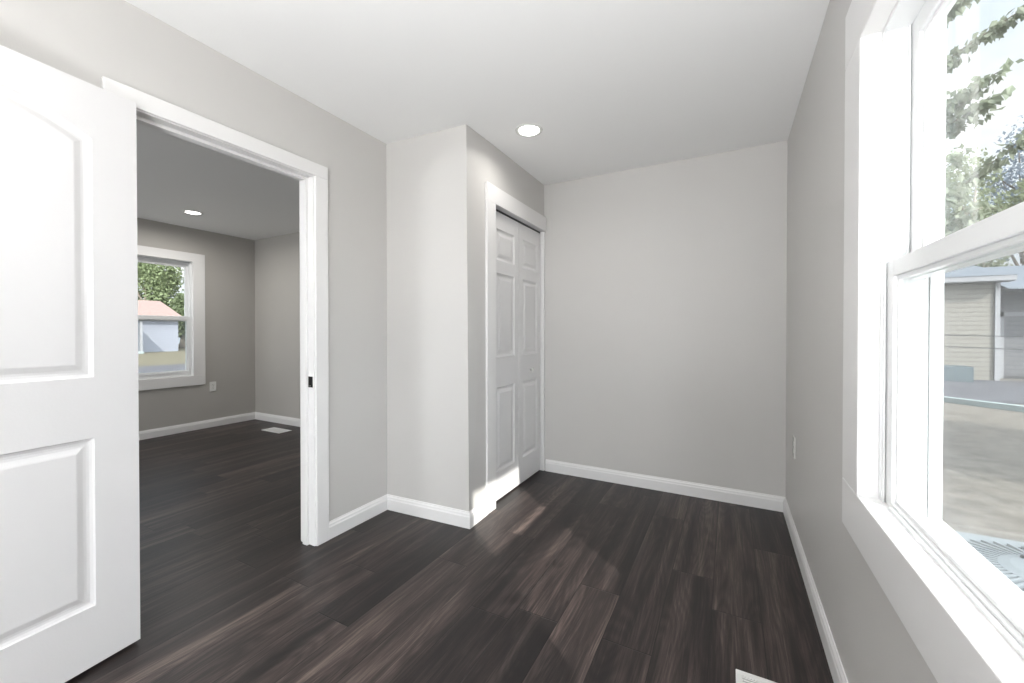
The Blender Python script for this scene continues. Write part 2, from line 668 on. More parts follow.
# far room
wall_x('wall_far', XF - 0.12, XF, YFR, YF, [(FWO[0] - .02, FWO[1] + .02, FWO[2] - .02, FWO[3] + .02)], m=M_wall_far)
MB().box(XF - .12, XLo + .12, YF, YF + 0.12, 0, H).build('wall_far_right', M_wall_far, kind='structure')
MB().box(XF - .12, XLo, YFR - .12, YFR, 0, H).build('wall_far_left', M_wall, kind='structure')
MB().box(XF - 0.12, XW, YR - 0.12, YF + 0.12, H, H + 0.12).build('ceiling', M_ceil, kind='structure')


# ------------------------------------------------------------------ baseboards
BP = [(0, 0.0), (0.014, 0.0), (0.014, 0.068), (0.011, 0.075), (0.010, 0.084), (0.005, 0.092), (0.004, 0.098), (0, 0.098)]


def base(name, p0, p1, out, m0=0.0, m1=0.0):
    mb = MB().extrude_profile(BP, (p0[0], p0[1], 0.001), (p1[0], p1[1], 0.001), (out[0], out[1], 0), m0, m1)
    return mb.build(name, M_trim, kind='structure')


base('baseboard_back', (-1.385, YB), (XR, YB), (0, -1), 0, 1)
base('baseboard_right', (XR, YB), (XR, YR), (-1, 0), 1, 0)
base('baseboard_left', (XL, 1.548), (XL, 2.019), (1, 0), 0, 1)
base('baseboard_closet_side', (XL, 2.018), (-1.388, 2.052), (0.053, -1), 1, -1)
base('baseboard_closet_front', (-1.388, 2.052), (-1.394, 2.256), (1, 0), -1, 0)
base('baseboard_left_near', (XL, YR), (XL, 0.60), (1, 0), 0, 0)
base('baseboard_far', (XF, YFR), (XF, YF), (1, 0), 0, 1)
base('baseboard_far_right', (XF, YF), (XLo, YF), (0, -1), 1, 1)
base('baseboard_far_near', (XLo, 1.56), (XLo, YF), (-1, 0), 0, 1)


# ------------------------------------------------------------------ doorway trim
def jamb_set(mb, x0, x1, y0, y1, top, t=0.02):
    mb.box(x0, x1, y0 - t, y0, 0.001, top + t)
    mb.box(x0, x1, y1, y1 + t, 0.001, top + t)
    mb.box(x0, x1, y0, y1, top, top + t)


door1 = empty('door_frame', (XL - 0.06, (DO[0] + DO[1]) / 2, 0))
door1.name = 'door_1'
ORG[door1.name] = Vector(door1.location)
door1['kind'] = 'structure'
mb = MB(); jamb_set(mb, XLo - 0.006, XL + 0.006, *DO)
mb.build('jamb', M_trim, door1, bevel=0.0015)
mb = MB()
sx0, sx1 = XL - 0.078, XL - 0.040
mb.box(sx0, sx1, DO[0], DO[0] + 0.015, 0.001, DO[2]); mb.box(sx0, sx1, DO[1] - 0.015, DO[1], 0.001, DO[2])
mb.box(sx0, sx1, DO[0] + 0.015, DO[1] - 0.015, DO[2] - 0.015, DO[2])
mb.build('door_stop', M_trim, door1, bevel=0.0015)


def casing(name, x0, x1, yi0, yi1, top, w, hw, parent, base_z=0.001, xo=0.0):
    mb = MB()
    mb.box(x0, x1, yi0 - w, yi0, base_z, top)
    mb.box(x0, x1, yi1, yi1 + w, base_z, top)
    mb.box(x0, x1, yi0 - w, yi1 + w, top, top + hw)
    return mb.build(name, M_trim, parent, bevel=0.003)


casing('casing', XL, XL + 0.018, DO[0] - 0.006, DO[1] + 0.006, DO[2] + 0.004, 0.078, 0.071, door1)
casing('casing', XLo - 0.018, XLo, DO[0] - 0.006, DO[1] + 0.006, DO[2] + 0.004, 0.074, 0.060, door1)
# strike plate in the right jamb
mb = MB().box(XL - 0.040, XL - 0.006, DO[1] - 0.0025, DO[1] + 0.001, 0.880, 0.940)
st = mb.build('strike_plate', M_black, door1, bevel=0.001, label='dark bronze strike plate')
mb = MB().box(XL - 0.030, XL - 0.018, DO[1] - 0.0035, DO[1] - 0.0022, 0.895, 0.922)
mb.build('latch_hole', M_slot, st)
MB().cyl((XL - 0.024, DO[1] - 0.004, 0.8885), (XL - 0.024, DO[1] - 0.002, 0.8885), 0.003).build('screw', M_nickel, st)


# ------------------------------------------------------------------ panel doors
def inset(poly, d):
    """inset a counter-clockwise polygon by d with mitred corners"""
    n = len(poly); out = []
    for i in range(n):
        p, a, b = Vector(poly[i]), Vector(poly[i - 1]), Vector(poly[(i + 1) % n])
        e0 = (p - a).normalized(); e1 = (b - p).normalized()
        n0 = Vector((-e0.y, e0.x)); n1 = Vector((-e1.y, e1.x))
        m = (n0 + n1)
        m = m / max(0.2, m.dot(n0)) if m.length > 1e-6 else n0
        m2 = (n0 + n1).normalized(); m2 = m2 / max(0.25, m2.dot(n0))
        out.append(tuple(p + m2 * d))
    return out


PROF = [(0.0, 0.0), (0.004, 0.0045), (0.012, 0.0085), (0.020, 0.0095), (0.028, 0.0085), (0.044, 0.0025), (0.048, 0.0015)]


def panel_face(mb, outer, panels, place):
    """outer rect + panel outlines in (u, v); place(u, v, depth)->xyz"""
    loops = [outer] + panels
    flat = [Vector((p[0], p[1], 0)) for lp in loops for p in lp]
    tris = tessellate_polygon([[Vector((p[0], p[1], 0)) for p in lp] for lp in loops])
    mb.add([place(p.x, p.y, 0) for p in flat], tris)
    for lp in panels:
        n = len(lp)
        rings = [[place(q[0], q[1], dep) for q in inset(lp, off)] for off, dep in PROF]
        vs = [v for r in rings for v in r]
        fs = []
        for k in range(len(rings) - 1):
            fs += [(k * n + i, k * n + (i + 1) % n, (k + 1) * n + (i + 1) % n, (k + 1) * n + i) for i in range(n)]
        mb.add(vs, fs)
        last = inset(lp, PROF[-1][0])
        t = tessellate_polygon([[Vector((p[0], p[1], 0)) for p in last]])
        mb.add([place(q[0], q[1], PROF[-1][1]) for q in last], t)


def rect(u0, u1, v0, v1):
    return [(u0, v0), (u1, v0), (u1, v1), (u0, v1)]


def arch(u0, u1, v0, v1, rise, n=20):
    pts = [(u0, v0), (u1, v0)]
    for i in range(n + 1):
        t = i / n
        u = u1 + (u0 - u1) * t
        s = 2 * t - 1
        pts.append((u, v1 + rise * (1 - abs(s) ** 2.0)))
    return pts


def panel_door(name, w, z0, z1, th, panels, parent, local, org):
    """leaf in local frame: u along +Y... front face at +X"""
    mb = MB()
    outer = rect(0, w, z0, z1)
    panel_face(mb, outer, panels, lambda u, v, d: org(u, th / 2 - d, v))
    panel_face(mb, outer, panels, lambda u, v, d: org(u, -th / 2 + d, v))
    for a, b in ((0, 1), (1, 2), (2, 3), (3, 0)):
        p, q = outer[a], outer[b]
        mb.add([org(p[0], th / 2, p[1]), org(q[0], th / 2, q[1]), org(q[0], -th / 2, q[1]), org(p[0], -th / 2, p[1])], [(0, 1, 2, 3)])
    # weld
    return mb.build(name, M_door, parent, local=local)


# open interior door, hinged on the near jamb and folded back against the wall
door2 = bpy.data.objects.new('door_2', None)
th_ = math.radians(7)
door2.location = (-1.982 - 0.0175 * math.cos(th_), 0.698, 0)
door2.rotation_euler = (0, 0, 0)
C.objects.link(door2)
door2['kind'] = 'structure'
ORG['door_2'] = Vector(door2.location)
du = Vector((math.sin(th_), -math.cos(th_)))      # along the leaf, away from the hinge
dn = Vector((math.cos(th_), math.sin(th_)))       # room-side normal


def org2(u, d, v):
    return (du.x * u + dn.x * d, du.y * u + dn.y * d, v)


leaf = panel_door('door_leaf', 0.755, 0.014, 2.050, 0.035,
                  [rect(0.128, 0.755 - 0.128, 0.224, 0.815), arch(0.128, 0.755 - 0.128, 1.027, 1.858, 0.078)],
                  door2, True, org2)
for z in (0.25, 1.05, 1.85):
    mb = MB().cyl(org2(-0.006, -0.012, z - 0.045), org2(-0.006, -0.012, z + 0.045), 0.006)
    mb.build('hinge', M_black, door2, local=True)
# knob on the free side (left of the frame)
mb = MB()
for sgn in (1, -1):
    pr = [(0.032, 0.0175), (0.032, 0.021), (0.026, 0.024), (0.012, 0.026), (0.011, 0.034), (0.020, 0.038), (0.021, 0.043), (0.014, 0.046)]
    vs = []; n = 24
    for r, h in pr:
        for i in range(n):
            t = 2 * math.pi * i / n
            vs.append(org2(0.755 - 0.06 + r * math.cos(t), sgn * h, 0.95 + r * math.sin(t)))
    fs = [(k * n + i, k * n + (i + 1) % n, (k + 1) * n + (i + 1) % n, (k + 1) * n + i) for k in range(len(pr) - 1) for i in range(n)]
    fs += [tuple(range((len(pr) - 1) * n, len(pr) * n))]
    mb.add(vs, fs)
mb.build('door_knob', M_black, door2, local=True, smooth=True)

# ------------------------------------------------------------------ closet bifold door and its trim
door3 = empty('door_3', (-1.44, (CO[0] + CO[1]) / 2, 0), kind='structure')
mb = MB(); 
mb.box(-1.500, -1.397, CO[0] - 0.02, CO[0], 0.001, CO[2] + .02)
mb.box(-1.500, -1.397, CO[1], YB - 0.001, 0.001, CO[2] + .02)
mb.box(-1.500, -1.397, CO[0], CO[1], CO[2], CO[2] + .02)
mb.build('jamb', M_trim, door3, bevel=0.001)
mb = MB()
mb.box(-1.399, -1.381, 2.256, 2.364, 0.001, 2.042)
mb.box(-1.402, -1.381, 2.256, YB - 0.001, 2.042, 2.160)
mb.build('casing', M_trim, door3, bevel=0.002)
mb = MB()
mb.box(-1.462, -1.432, CO[0], CO[1], 2.029, 2.041)
mb.build('track', M_track, door3)
for (y0, knob) in ((2.385, False), (2.789, True)):
    wdt = 0.400
    o3 = (lambda yy: (lambda u, d, v: (-1.4435 + d - ORG['door_3'].x, yy + u - ORG['door_3'].y, v)))(y0)
    st_, pn = 0.066, 0.268
    lf = panel_door('door_leaf', wdt, 0.012, 2.024, 0.032,
                    [rect(st_, st_ + pn, 0.205, 0.800), rect(st_, st_ + pn, 1.010, 1.600), rect(st_, st_ + pn, 1.690, 1.908)],
                    door3, True, o3)
    if knob:
        k = MB().lathe([(0.008, 0.0), (0.007, 0.010), (0.013, 0.014), (0.0165, 0.020), (0.016, 0.025), (0.010, 0.029), (0.003, 0.030)],
                       (-1.4275 - ORG['door_3'].x, 2.995 - ORG['door_3'].y, 0.884), 'x', 24)
        k.build('knob', M_plate, lf, local=True, smooth=True)


# ------------------------------------------------------------------ windows
def window(name, x_in, sgn, y0, y1, z0, z1, wall_out, cas, ztop_w, zbot_w, meet, frame_d=0.050, has_screen=True, vf=0.012, st=0.050, drop=0.0, bot_lo=0.050, lap=0.027):
    """x_in: inner wall face; sgn +1 when outside is +x. cas: casing side width"""
    root = empty(name, (x_in, (y0 + y1) / 2, z0), kind='structure')

    def X(d):            # d: distance outward from the inner face
        return x_in + sgn * d

    def bx(mb, d0, d1, a, b, c, d):
        xa, xb = sorted((X(d0), X(d1)))
        mb.box(xa, xb, a, b, c, d)

    # interior casing: flat boards
    mb = MB()
    bx(mb, -0.020, 0.0, y0 - cas, y0, z0, z1)
    bx(mb, -0.020, 0.0, y1, y1 + cas, z0, z1)
    bx(mb, -0.020, 0.0, y0 - cas, y1 + cas, z1, z1 + ztop_w)
    bx(mb, -0.020, 0.0, y0 - cas, y1 + cas, z0 - zbot_w, z0)
    mb.build('casing', M_trim, root, bevel=0.003)
    D = abs(wall_out - x_in)
    # jamb lining
    mb = MB()
    bx(mb, -0.004, frame_d, y0 - .018, y0, z0 - .018, z1 + .018)
    bx(mb, -0.004, frame_d, y1, y1 + .018, z0 - .018, z1 + .018)
    bx(mb, -0.004, frame_d, y0, y1, z1, z1 + .018)
    bx(mb, -0.004, frame_d, y0, y1, z0 - .018, z0)
    mb.build('jamb', M_trim, root, bevel=0.001)
    # vinyl frame with its track ribs
    zi = z0
    z0 = z0 - drop          # the frame and sashes sit a little below the inner sill board
    f0, f1 = frame_d - 0.018, D
    mb = MB()
    for ya, yb_ in ((y0, y0 + vf), (y1 - vf, y1)):
        bx(mb, f0, f1, ya, yb_, z0, z1)
    bx(mb, f0, f1, y0 + vf, y1 - vf, z1 - vf, z1)
    bx(mb, f0, f1, y0 + vf, y1 - vf, z0, z0 + vf)
    for dd in (f0 + 0.004, f0 + 0.049, f0 + 0.086):      # ribs between the tracks
        for s_, ye in ((1, y0 + vf), (-1, y1 - vf)):
            a, b = sorted((ye, ye + s_ * 0.010))
            bx(mb, dd, dd + 0.004, a, b, z0 + vf, z1 - vf)
    mb.build('window_frame', M_vinyl, root, bevel=0.001)
    # outer trim around the opening
    mb = MB()
    o0, o1 = D + 0.0005, D + 0.020
    bx(mb, o0, o1, y0 - 0.06, y0, z0 - 0.03, z1 + 0.06)
    bx(mb, o0, o1, y1, y1 + 0.06, z0 - 0.03, z1 + 0.06)
    bx(mb, o0, o1, y0, y1, z1 - 0.004, z1 + 0.06)
    bx(mb, o0, o1 + 0.006, y0 - 0.06, y1 + 0.06, z0 - 0.06, z0 - 0.004)
    mb.build('outer_trim', M_vinyl, root, bevel=0.002)
    # sashes
    gap = 0.010
    sy0, sy1 = y0 + vf + 0.002, y1 - vf - 0.002
    lo = (z0 + vf, meet + lap)
    up = (meet - lap, z1 - vf)
    for nm, d0, (za, zb), bot, top in (('lower_sash', f0 + 0.010, lo, bot_lo, 0.042), ('upper_sash', f0 + 0.055, up, 0.050, 0.048)):
        th = 0.030
        mb = MB()
        bx(mb, d0, d0 + th, sy0, sy0 + st, za, zb)
        bx(mb, d0, d0 + th, sy1 - st, sy1, za, zb)
        bx(mb, d0, d0 + th, sy0 + st, sy1 - st, za, za + bot)
        bx(mb, d0, d0 + th, sy0 + st, sy1 - st, zb - top, zb)
        # raised glazing bead stepping down to the glass
        g0, g1 = sy0 + st, sy1 - st
        h0, h1 = za + bot, zb - top
        bd = 0.010
        bx(mb, d0 + 0.008, d0 + 0.024, g0, g0 + bd, h0, h1)
        bx(mb, d0 + 0.008, d0 + 0.024, g1 - bd, g1, h0, h1)
        bx(mb, d0 + 0.008, d0 + 0.024, g0 + bd, g1 - bd, h0, h0 + bd)
        bx(mb, d0 + 0.008, d0 + 0.024, g0 + bd, g1 - bd, h1 - bd, h1)
        if nm == 'lower_sash':       # lift rail
            bx(mb, d0 - 0.008, d0, sy0 + 0.06, sy1 - 0.06, za + bot - 0.014, za + bot - 0.006)
        s_ob = mb.build(nm, M_vinyl, root, bevel=0.0015)
        mb = MB()
        bx(mb, d0 + 0.015, d0 + 0.0165, g0 + 0.002, g1 - 0.002, h0 + 0.002, h1 - 0.002)
        mb.build('glass_pane', M_glass, s_ob)
        if nm == 'lower_sash':
            mb = MB()
            bx(mb, d0 + 0.006, d0 + 0.026, sy0 - 0.001, sy1 + 0.001, za - 0.003, za)
            mb.build('weather_strip', M_gasket, s_ob)
    if has_screen:
        d0 = f0 + 0.092
        mb = MB()
        a, b, c, d = y0 + vf, y1 - vf, z0 + vf, meet + 0.01
        bx(mb, d0, d0 + 0.009, a, a + 0.016, c, d); bx(mb, d0, d0 + 0.009, b - 0.016, b, c, d)
        bx(mb, d0, d0 + 0.009, a + 0.016, b - 0.016, c, c + 0.016); bx(mb, d0, d0 + 0.009, a + 0.016, b - 0.016, d - 0.016, d)
        sf = mb.build('screen_frame', M_vinyl, root)
        mb = MB()
        bx(mb, d0 + 0.004, d0 + 0.005, a + 0.014, b - 0.014, c + 0.014, d - 0.014)
        # single mesh sheet
        mb.v = mb.v; xs = X(d0 + 0.004)
        mb = MB().add([(xs, a + 0.014, c + 0.014), (xs, b - 0.014, c + 0.014), (xs, b - 0.014, d - 0.014), (xs, a + 0.014, d - 0.014)], [(0, 1, 2, 3)])
        mb.build('screen_mesh', M_screen, sf)
    return root


window('window_1', XR, 1, *WO[:2], WO[2], WO[3], XW, 0.165, 0.165, 0.140, 1.345, frame_d=0.043, drop=0.035, bot_lo=0.036, lap=0.024)
window('window_2', XF, -1, *FWO[:2], FWO[2], FWO[3], XF - 0.12, 0.128, 0.104, 0.118, 1.346, frame_d=0.036, has_screen=True, vf=0.008, st=0.022)
# frame and casing of the rear window, unseen and added for the fill light
root = empty('added_window_3', (-0.85, YR - 0.06, 0.55), kind='structure')
mb = MB()
for a, b in ((-1.70, -1.64), (-0.88, -0.82), (-0.06, 0.0)):
    mb.box(a, b, YR - 0.10, YR - 0.04, 0.55, 2.05)
mb.box(-1.64, -0.06, YR - 0.10, YR - 0.04, 0.55, 0.61); mb.box(-1.64, -0.06, YR - 0.10, YR - 0.04, 1.99, 2.05)
mb.build('window_frame', M_vinyl, root)
mb = MB()
for a, b, c, d in ((-1.83, -1.70, 0.55, 2.05), (0.0, 0.13, 0.55, 2.05)):
    mb.box(a, b, YR, YR + 0.02, c, d)
mb.box(-1.83, 0.13, YR, YR + 0.02, 2.05, 2.18); mb.box(-1.83, 0.13, YR, YR + 0.02, 0.42, 0.55)
mb.build('casing', M_trim, root)


# ------------------------------------------------------------------ ceiling lights
def downlight(x, y, label, power, spread=170):
    r = empty('ceiling_light', (x, y, H - 0.002), label=label, cat='light')
    MB().lathe([(0.070, 0.0), (0.084, 0.0), (0.083, -0.004), (0.078, -0.006), (0.066, -0.005), (0.064, -0.001)], (x, y, H - 0.001), 'z', 48, caps=False).build('trim_ring', M_plate, r, smooth=True)
    MB().lathe([(0.062, -0.001), (0.062, -0.0035), (0.002, -0.0035)], (x, y, H - 0.001), 'z', 48).build('lens', M_lens, r)
    area('downlight_lamp', (x, y, H - 0.014), (0, 0, -1), 0.12, 0.12, power, (1.0, 0.97, 0.93), 'DISK', spread)


downlight(-1.104, 2.295, 'round white recessed light, lit, in the ceiling beside the closet', 1.3, 150)
downlight(-4.960, 2.210, 'round white recessed light, lit, on the darker ceiling seen through the doorway', 7)
downlight(-0.60, -0.10, 'added round white recessed light, lit, unseen over the near end of the room', 4)  # extra lamp out of view, added to brighten the near end


# ------------------------------------------------------------------ outlets
def outlet(x, y, z, sgn, label, hz=0.060, hy=0.037):
    """plate on a wall whose room side is sgn*x"""
    r = empty('wall_outlet', (x, y, z - hz), label=label, cat='outlet')

    def bx(mb, d0, d1, a, b, c, d):
        xa, xb = sorted((x + sgn * d0, x + sgn * d1)); mb.box(xa, xb, a, b, c, d)
    mb = MB(); bx(mb, 0.0, 0.0075, y - hy, y + hy, z - hz, z + hz)
    pl = mb.build('cover_plate', M_plate, r, bevel=0.003)
    for zc in (z - 0.020, z + 0.020):
        mb = MB(); bx(mb, 0.0075, 0.0095, y - 0.017, y + 0.017, zc - 0.014, zc + 0.014)
        rc = mb.build('receptacle', M_plate, r, bevel=0.002)
        mb = MB()
        for yy, h_ in ((y - 0.007, 0.005), (y + 0.007, 0.004)):
            bx(mb, 0.0092, 0.0099, yy - 0.0012, yy + 0.0012, zc - h_ + 0.003, zc + h_ + 0.003)
        bx(mb, 0.0092, 0.0099, y - 0.002, y + 0.002, zc - 0.010, zc - 0.006)
        mb.build('slot', M_slot, rc)
    MB().cyl((x + sgn * 0.0075, y, z), (x + sgn * 0.009, y, z), 0.003).build('screw', M_nickel, r)


outlet(XR, 2.795, 0.535, -1, 'white outlet cover low on the right wall near the back corner')
outlet(XF, 2.750, 0.507, 1, 'white outlet cover on the grey wall right of the far room window')


# ------------------------------------------------------------------ floor registers
def register(x0, x1, y0, y1, label, along):
    r = empty('floor_register', ((x0 + x1) / 2, (y0 + y1) / 2, 0.0), label=label, cat='floor vent')
    b = 0.020
    mb = MB()
    z0, z1 = 0.0005, 0.006
    mb.box(x0, x1, y0, y0 + b, z0, z1); mb.box(x0, x1, y1 - b, y1, z0, z1)
    mb.box(x0, x0 + b, y0 + b, y1 - b, z0, z1); mb.box(x1 - b, x1, y0 + b, y1 - b, z0, z1)
    mb.build('face_frame', M_register, r, bevel=0.002)
    mb = MB()
    if along == 'y':     # slats run across x, in two columns
        n = 22
        xm = (x0 + x1) / 2
        mb.box(xm - 0.004, xm + 0.004, y0 + b, y1 - b, z0 + 0.001, z1 - 0.001)
        for i in range(n):
            yy = y0 + b + (i + 0.5) * (y1 - y0 - 2 * b) / n
            mb.box(x0 + b, x1 - b, yy - 0.0035, yy + 0.0035, z0 + 0.001, z1 - 0.0015)
    else:
        n = 24
        ym = (y0 + y1) / 2
        mb.box(x0 + b, x1 - b, ym - 0.004, ym + 0.004, z0 + 0.001, z1 - 0.001)
        for i in range(n):
            xx = x0 + b + (i + 0.5) * (x1 - x0 - 2 * b) / n
            mb.box(xx - 0.0042, xx + 0.0042, y0 + b, y1 - b, z0 + 0.001, z1 - 0.0015)
    mb.build('grille', M_register, r)
    MB().box(x0 + b, x1 - b, y0 + b, y1 - b, 0.0003, 0.0010).build('damper', M_duct, r)


register(0.023, 0.165, 1.315, 1.624, 'white floor vent near the right wall at the bottom edge of the photo', 'y')
register(-5.00, -4.65, 2.925, 3.085, 'white floor vent in the far room near its corner', 'x')

# ------------------------------------------------------------------ outside ground
def grid_plane(name, x0, x1, y0, y1, z, m, thick=0.05, kind='structure'):
    return MB().box(x0, x1, y0, y1, z - thick, z).build(name, m, kind=kind)


grid_plane('ground', -70, 60, -40, 70, G, M_ground, 0.5)
grid_plane('lawn', -60, -24.6, -30, 60, G + 0.02, M_lawn_w)
grid_plane('road', -24.6, -18.6, -30, 60, G + 0.03, M_asphalt)
grid_plane('driveway', 3.5, 24, 13.6, 19.7, G + 0.02, M_asphalt)
kerb = MB().hexa([(3.9, 13.75), (3.95, 13.95), (8.0, 9.75), (7.85, 9.6)], G, G + 0.12)
tag(kerb.build('kerb', M_concrete), 'pale concrete kerb crossing the yard outside the window', 'kerb')

# ------------------------------------------------------------------ neighbouring house seen through the side window
hs = empty('house', (8.5, 21, G), label='beige sided house with grey roof across the yard outside the right window', cat='house')
MB().box(3.0, 7.85, 19.75, 26, G, 2.95).build('siding_wall', M_siding, hs)
MB().box(7.87, 16, 21.0, 26, G, 2.9).build('porch_wall', M_siding2, hs, label='recessed grey porch wall')
MB().box(7.84, 7.96, 19.68, 19.86, G, 2.9).build('corner_trim', M_out, hs)
MB().box(3.0, 8.14, 19.22, 19.30, 2.88, 3.05).build('fascia', M_out, hs)
MB().box(3.0, 8.14, 19.30, 19.75, 2.86, 2.90).build('soffit', M_out, hs)
mb = MB()
mb.add([(2.8, 19.2, 3.05), (8.14, 19.2, 3.05), (8.14, 23, 4.0), (2.8, 23, 4.0),
        (2.8, 26.5, 3.05), (8.14, 26.5, 3.05)], [(0, 1, 2, 3), (3, 2, 5, 4), (0, 3, 4), (1, 5, 2), (0, 4, 5, 1)])
mb.build('roof', M_shingle_g, hs)
mb = MB()
mb.add([(8.14, 19.6, 2.62), (16.5, 19.6, 2.62), (16.5, 23, 3.75), (8.14, 23, 3.75), (8.14, 26.5, 2.62), (16.5, 26.5, 2.62)],
       [(0, 1, 2, 3), (3, 2, 5, 4), (0, 3, 4), (1, 5, 2), (0, 4, 5, 1)])
for i in range(24):
    xx = 8.3 + i * 0.34
    mb.box(xx, xx + 0.03, 19.6, 19.62, 2.60, 2.66)
mb.build('roof', M_shingle_g, hs)
d_ = MB().box(8.55, 9.6, 20.94, 21.0, G + .1, 1.75).build('door', M_siding2, hs)
mb = MB()
mb.box(8.42, 8.55, 20.9, 21.0, G, 1.9); mb.box(9.6, 9.73, 20.9, 21.0, G, 1.9); mb.box(8.42, 9.73, 20.9, 21.0, 1.75, 1.9)
mb.build('door_trim', M_out, hs)
MB().box(6.20, 7.00, 18.75, 19.45, G, 0.06).build('storage_box', M_box)
bpy.data.objects['storage_box']['label'] = 'blue-grey storage box standing against the beige siding wall'
bpy.data.objects['storage_box']['category'] = 'box'

# wire line across the yard
wf = empty('wire_fence', (4, 9.0, G), label='two thin dark wires strung across the yard in front of the house', cat='wire fence')
for x in (1.3, 6.5):
    MB().cyl((x, 9.0, G), (x, 9.0, 1.30), 0.04, 0.035).build('post', M_bark, wf)
for z0_, z1_ in ((1.200, 1.10), (1.060, 0.85)):
    pts = [(1.3 + 5.2 * t, 9.0, z0_ + (z1_ - z0_) * t - 0.12 * 4 * t * (1 - t) * 0.25) for t in [i / 16 for i in range(17)]]
    MB().tube(pts, 0.007, 6).build('wire', M_wire, wf)

# ------------------------------------------------------------------ air conditioner under the window
ACX, ACY, ACT, R_ = 1.05, 2.20, 0.30, 0.36
ac = empty('air_conditioner', (ACX, ACY, G), label='pale outdoor condenser unit with a radial fin grille top just outside the right window', cat='air conditioner')
MB().box(ACX - .45, ACX + .45, ACY - .45, ACY + .45, G, G + 0.06).build('pad', M_concrete, ac, bevel=0.01)


def rsq(r, cr, n=8):
    pts = []
    for cx, cy, a0 in ((r - cr, r - cr, 0), (-(r - cr), r - cr, 90), (-(r - cr), -(r - cr), 180), (r - cr, -(r - cr), 270)):
        for i in range(n + 1):
            a = math.radians(a0 + 90 * i / n)
            pts.append((ACX + cx + cr * math.cos(a), ACY + cy + cr * math.sin(a)))
    return pts


MB().hexa(rsq(0.37, 0.08), G + 0.06, ACT - 0.07).build('cabinet', M_acdark, ac)
mb = MB()
for i in range(34):        # side louvres
    zz = G + 0.09 + i * (ACT - 0.10 - G - 0.09) / 34
    mb.hexa(rsq(0.378, 0.085), zz, zz + 0.006)
mb.build('side_louvre', M_acbody, ac)
# top deck: square rim with round opening
mb = MB()
n = 36
outer = [(p[0], p[1]) for p in rsq(0.385, 0.09)]
inner = [(ACX + 0.315 * math.cos(2 * math.pi * i / 40), ACY + 0.315 * math.sin(2 * math.pi * i / 40)) for i in range(40)]
tr = tessellate_polygon([[Vector((*p, 0)) for p in outer], [Vector((*p, 0)) for p in inner]])
mb.add([(p[0], p[1], ACT - 0.02) for p in outer + inner], tr)
no = len(outer)
mb.add([(p[0], p[1], ACT - 0.02) for p in outer] + [(p[0], p[1], ACT - 0.09) for p in outer], [(i, (i + 1) % no, (i + 1) % no + no, i + no) for i in range(no)])
mb.add([(p[0], p[1], ACT - 0.02) for p in inner] + [(p[0], p[1], ACT - 0.06) for p in inner], [(i, (i + 1) % 40, (i + 1) % 40 + 40, i + 40) for i in range(40)])
mb.build('top_deck', M_acbody, ac)
MB().cyl((ACX, ACY, ACT - 0.085), (ACX, ACY, ACT - 0.075), 0.31, n=40).build('fan_well', M_acdark, ac)
mb = MB()
for i in range(48):
    a = 2 * math.pi * i / 48
    ca, sa = math.cos(a), math.sin(a)
    p0 = Vector((ACX + 0.145 * ca, ACY + 0.145 * sa, ACT + 0.012)); p1 = Vector((ACX + 0.318 * ca, ACY + 0.318 * sa, ACT - 0.012))
    t = Vector((-sa, ca, 0)) * 0.0055
    dz = Vector((0, 0, -0.018))
    vs = [p0 - t, p0 + t, p1 + t, p1 - t, p0 - t + dz, p0 + t + dz, p1 + t + dz, p1 - t + dz]
    mb.add(vs, [(0, 1, 2, 3), (7, 6, 5, 4), (0, 4, 5, 1), (1, 5, 6, 2), (2, 6, 7, 3), (3, 7, 4, 0)])
mb.build('radial_grille', M_acbody, ac)
hb = MB().lathe([(0.15, ACT - 0.004), (0.15, ACT + 0.012), (0.12, ACT + 0.020), (0.04, ACT + 0.024), (0.002, ACT + 0.024)], (ACX, ACY, 0), 'z', 40)
hb = hb.build('hub_cover', M_acbody, ac)
for a in (30, 120, 210, 300):
    c, s_ = math.cos(math.radians(a)) * 0.11, math.sin(math.radians(a)) * 0.11
    MB().cyl((ACX + c, ACY + s_, ACT + 0.018), (ACX + c, ACY + s_, ACT + 0.028), 0.008).build('bolt', M_black, hb)

# ------------------------------------------------------------------ trees
def leaf_quads(mb, p, size, rnd, droop=0.0):
    d = Vector((rnd.gauss(0, 1), rnd.gauss(0, 1), rnd.gauss(0, 1) - droop)).normalized()
    s = d.orthogonal().normalized()
    s = (Matrix.Rotation(rnd.random() * 6.28, 3, d) @ s)
    w = size * 0.32
    nrm = d.cross(s) * size * 0.10
    a, b = p, p + d * size
    m = p + d * size * 0.45
    mb.add([a, m + s * w + nrm, b, m - s * w + nrm, m], [(0, 1, 4), (1, 2, 4), (2, 3, 4), (3, 0, 4)])


def curve(p0, p1, bend, n=10):
    p0, p1, bend = Vector(p0), Vector(p1), Vector(bend)
    return [p0.lerp(p1, t) + bend * (4 * t * (1 - t)) for t in [i / n for i in range(n + 1)]]


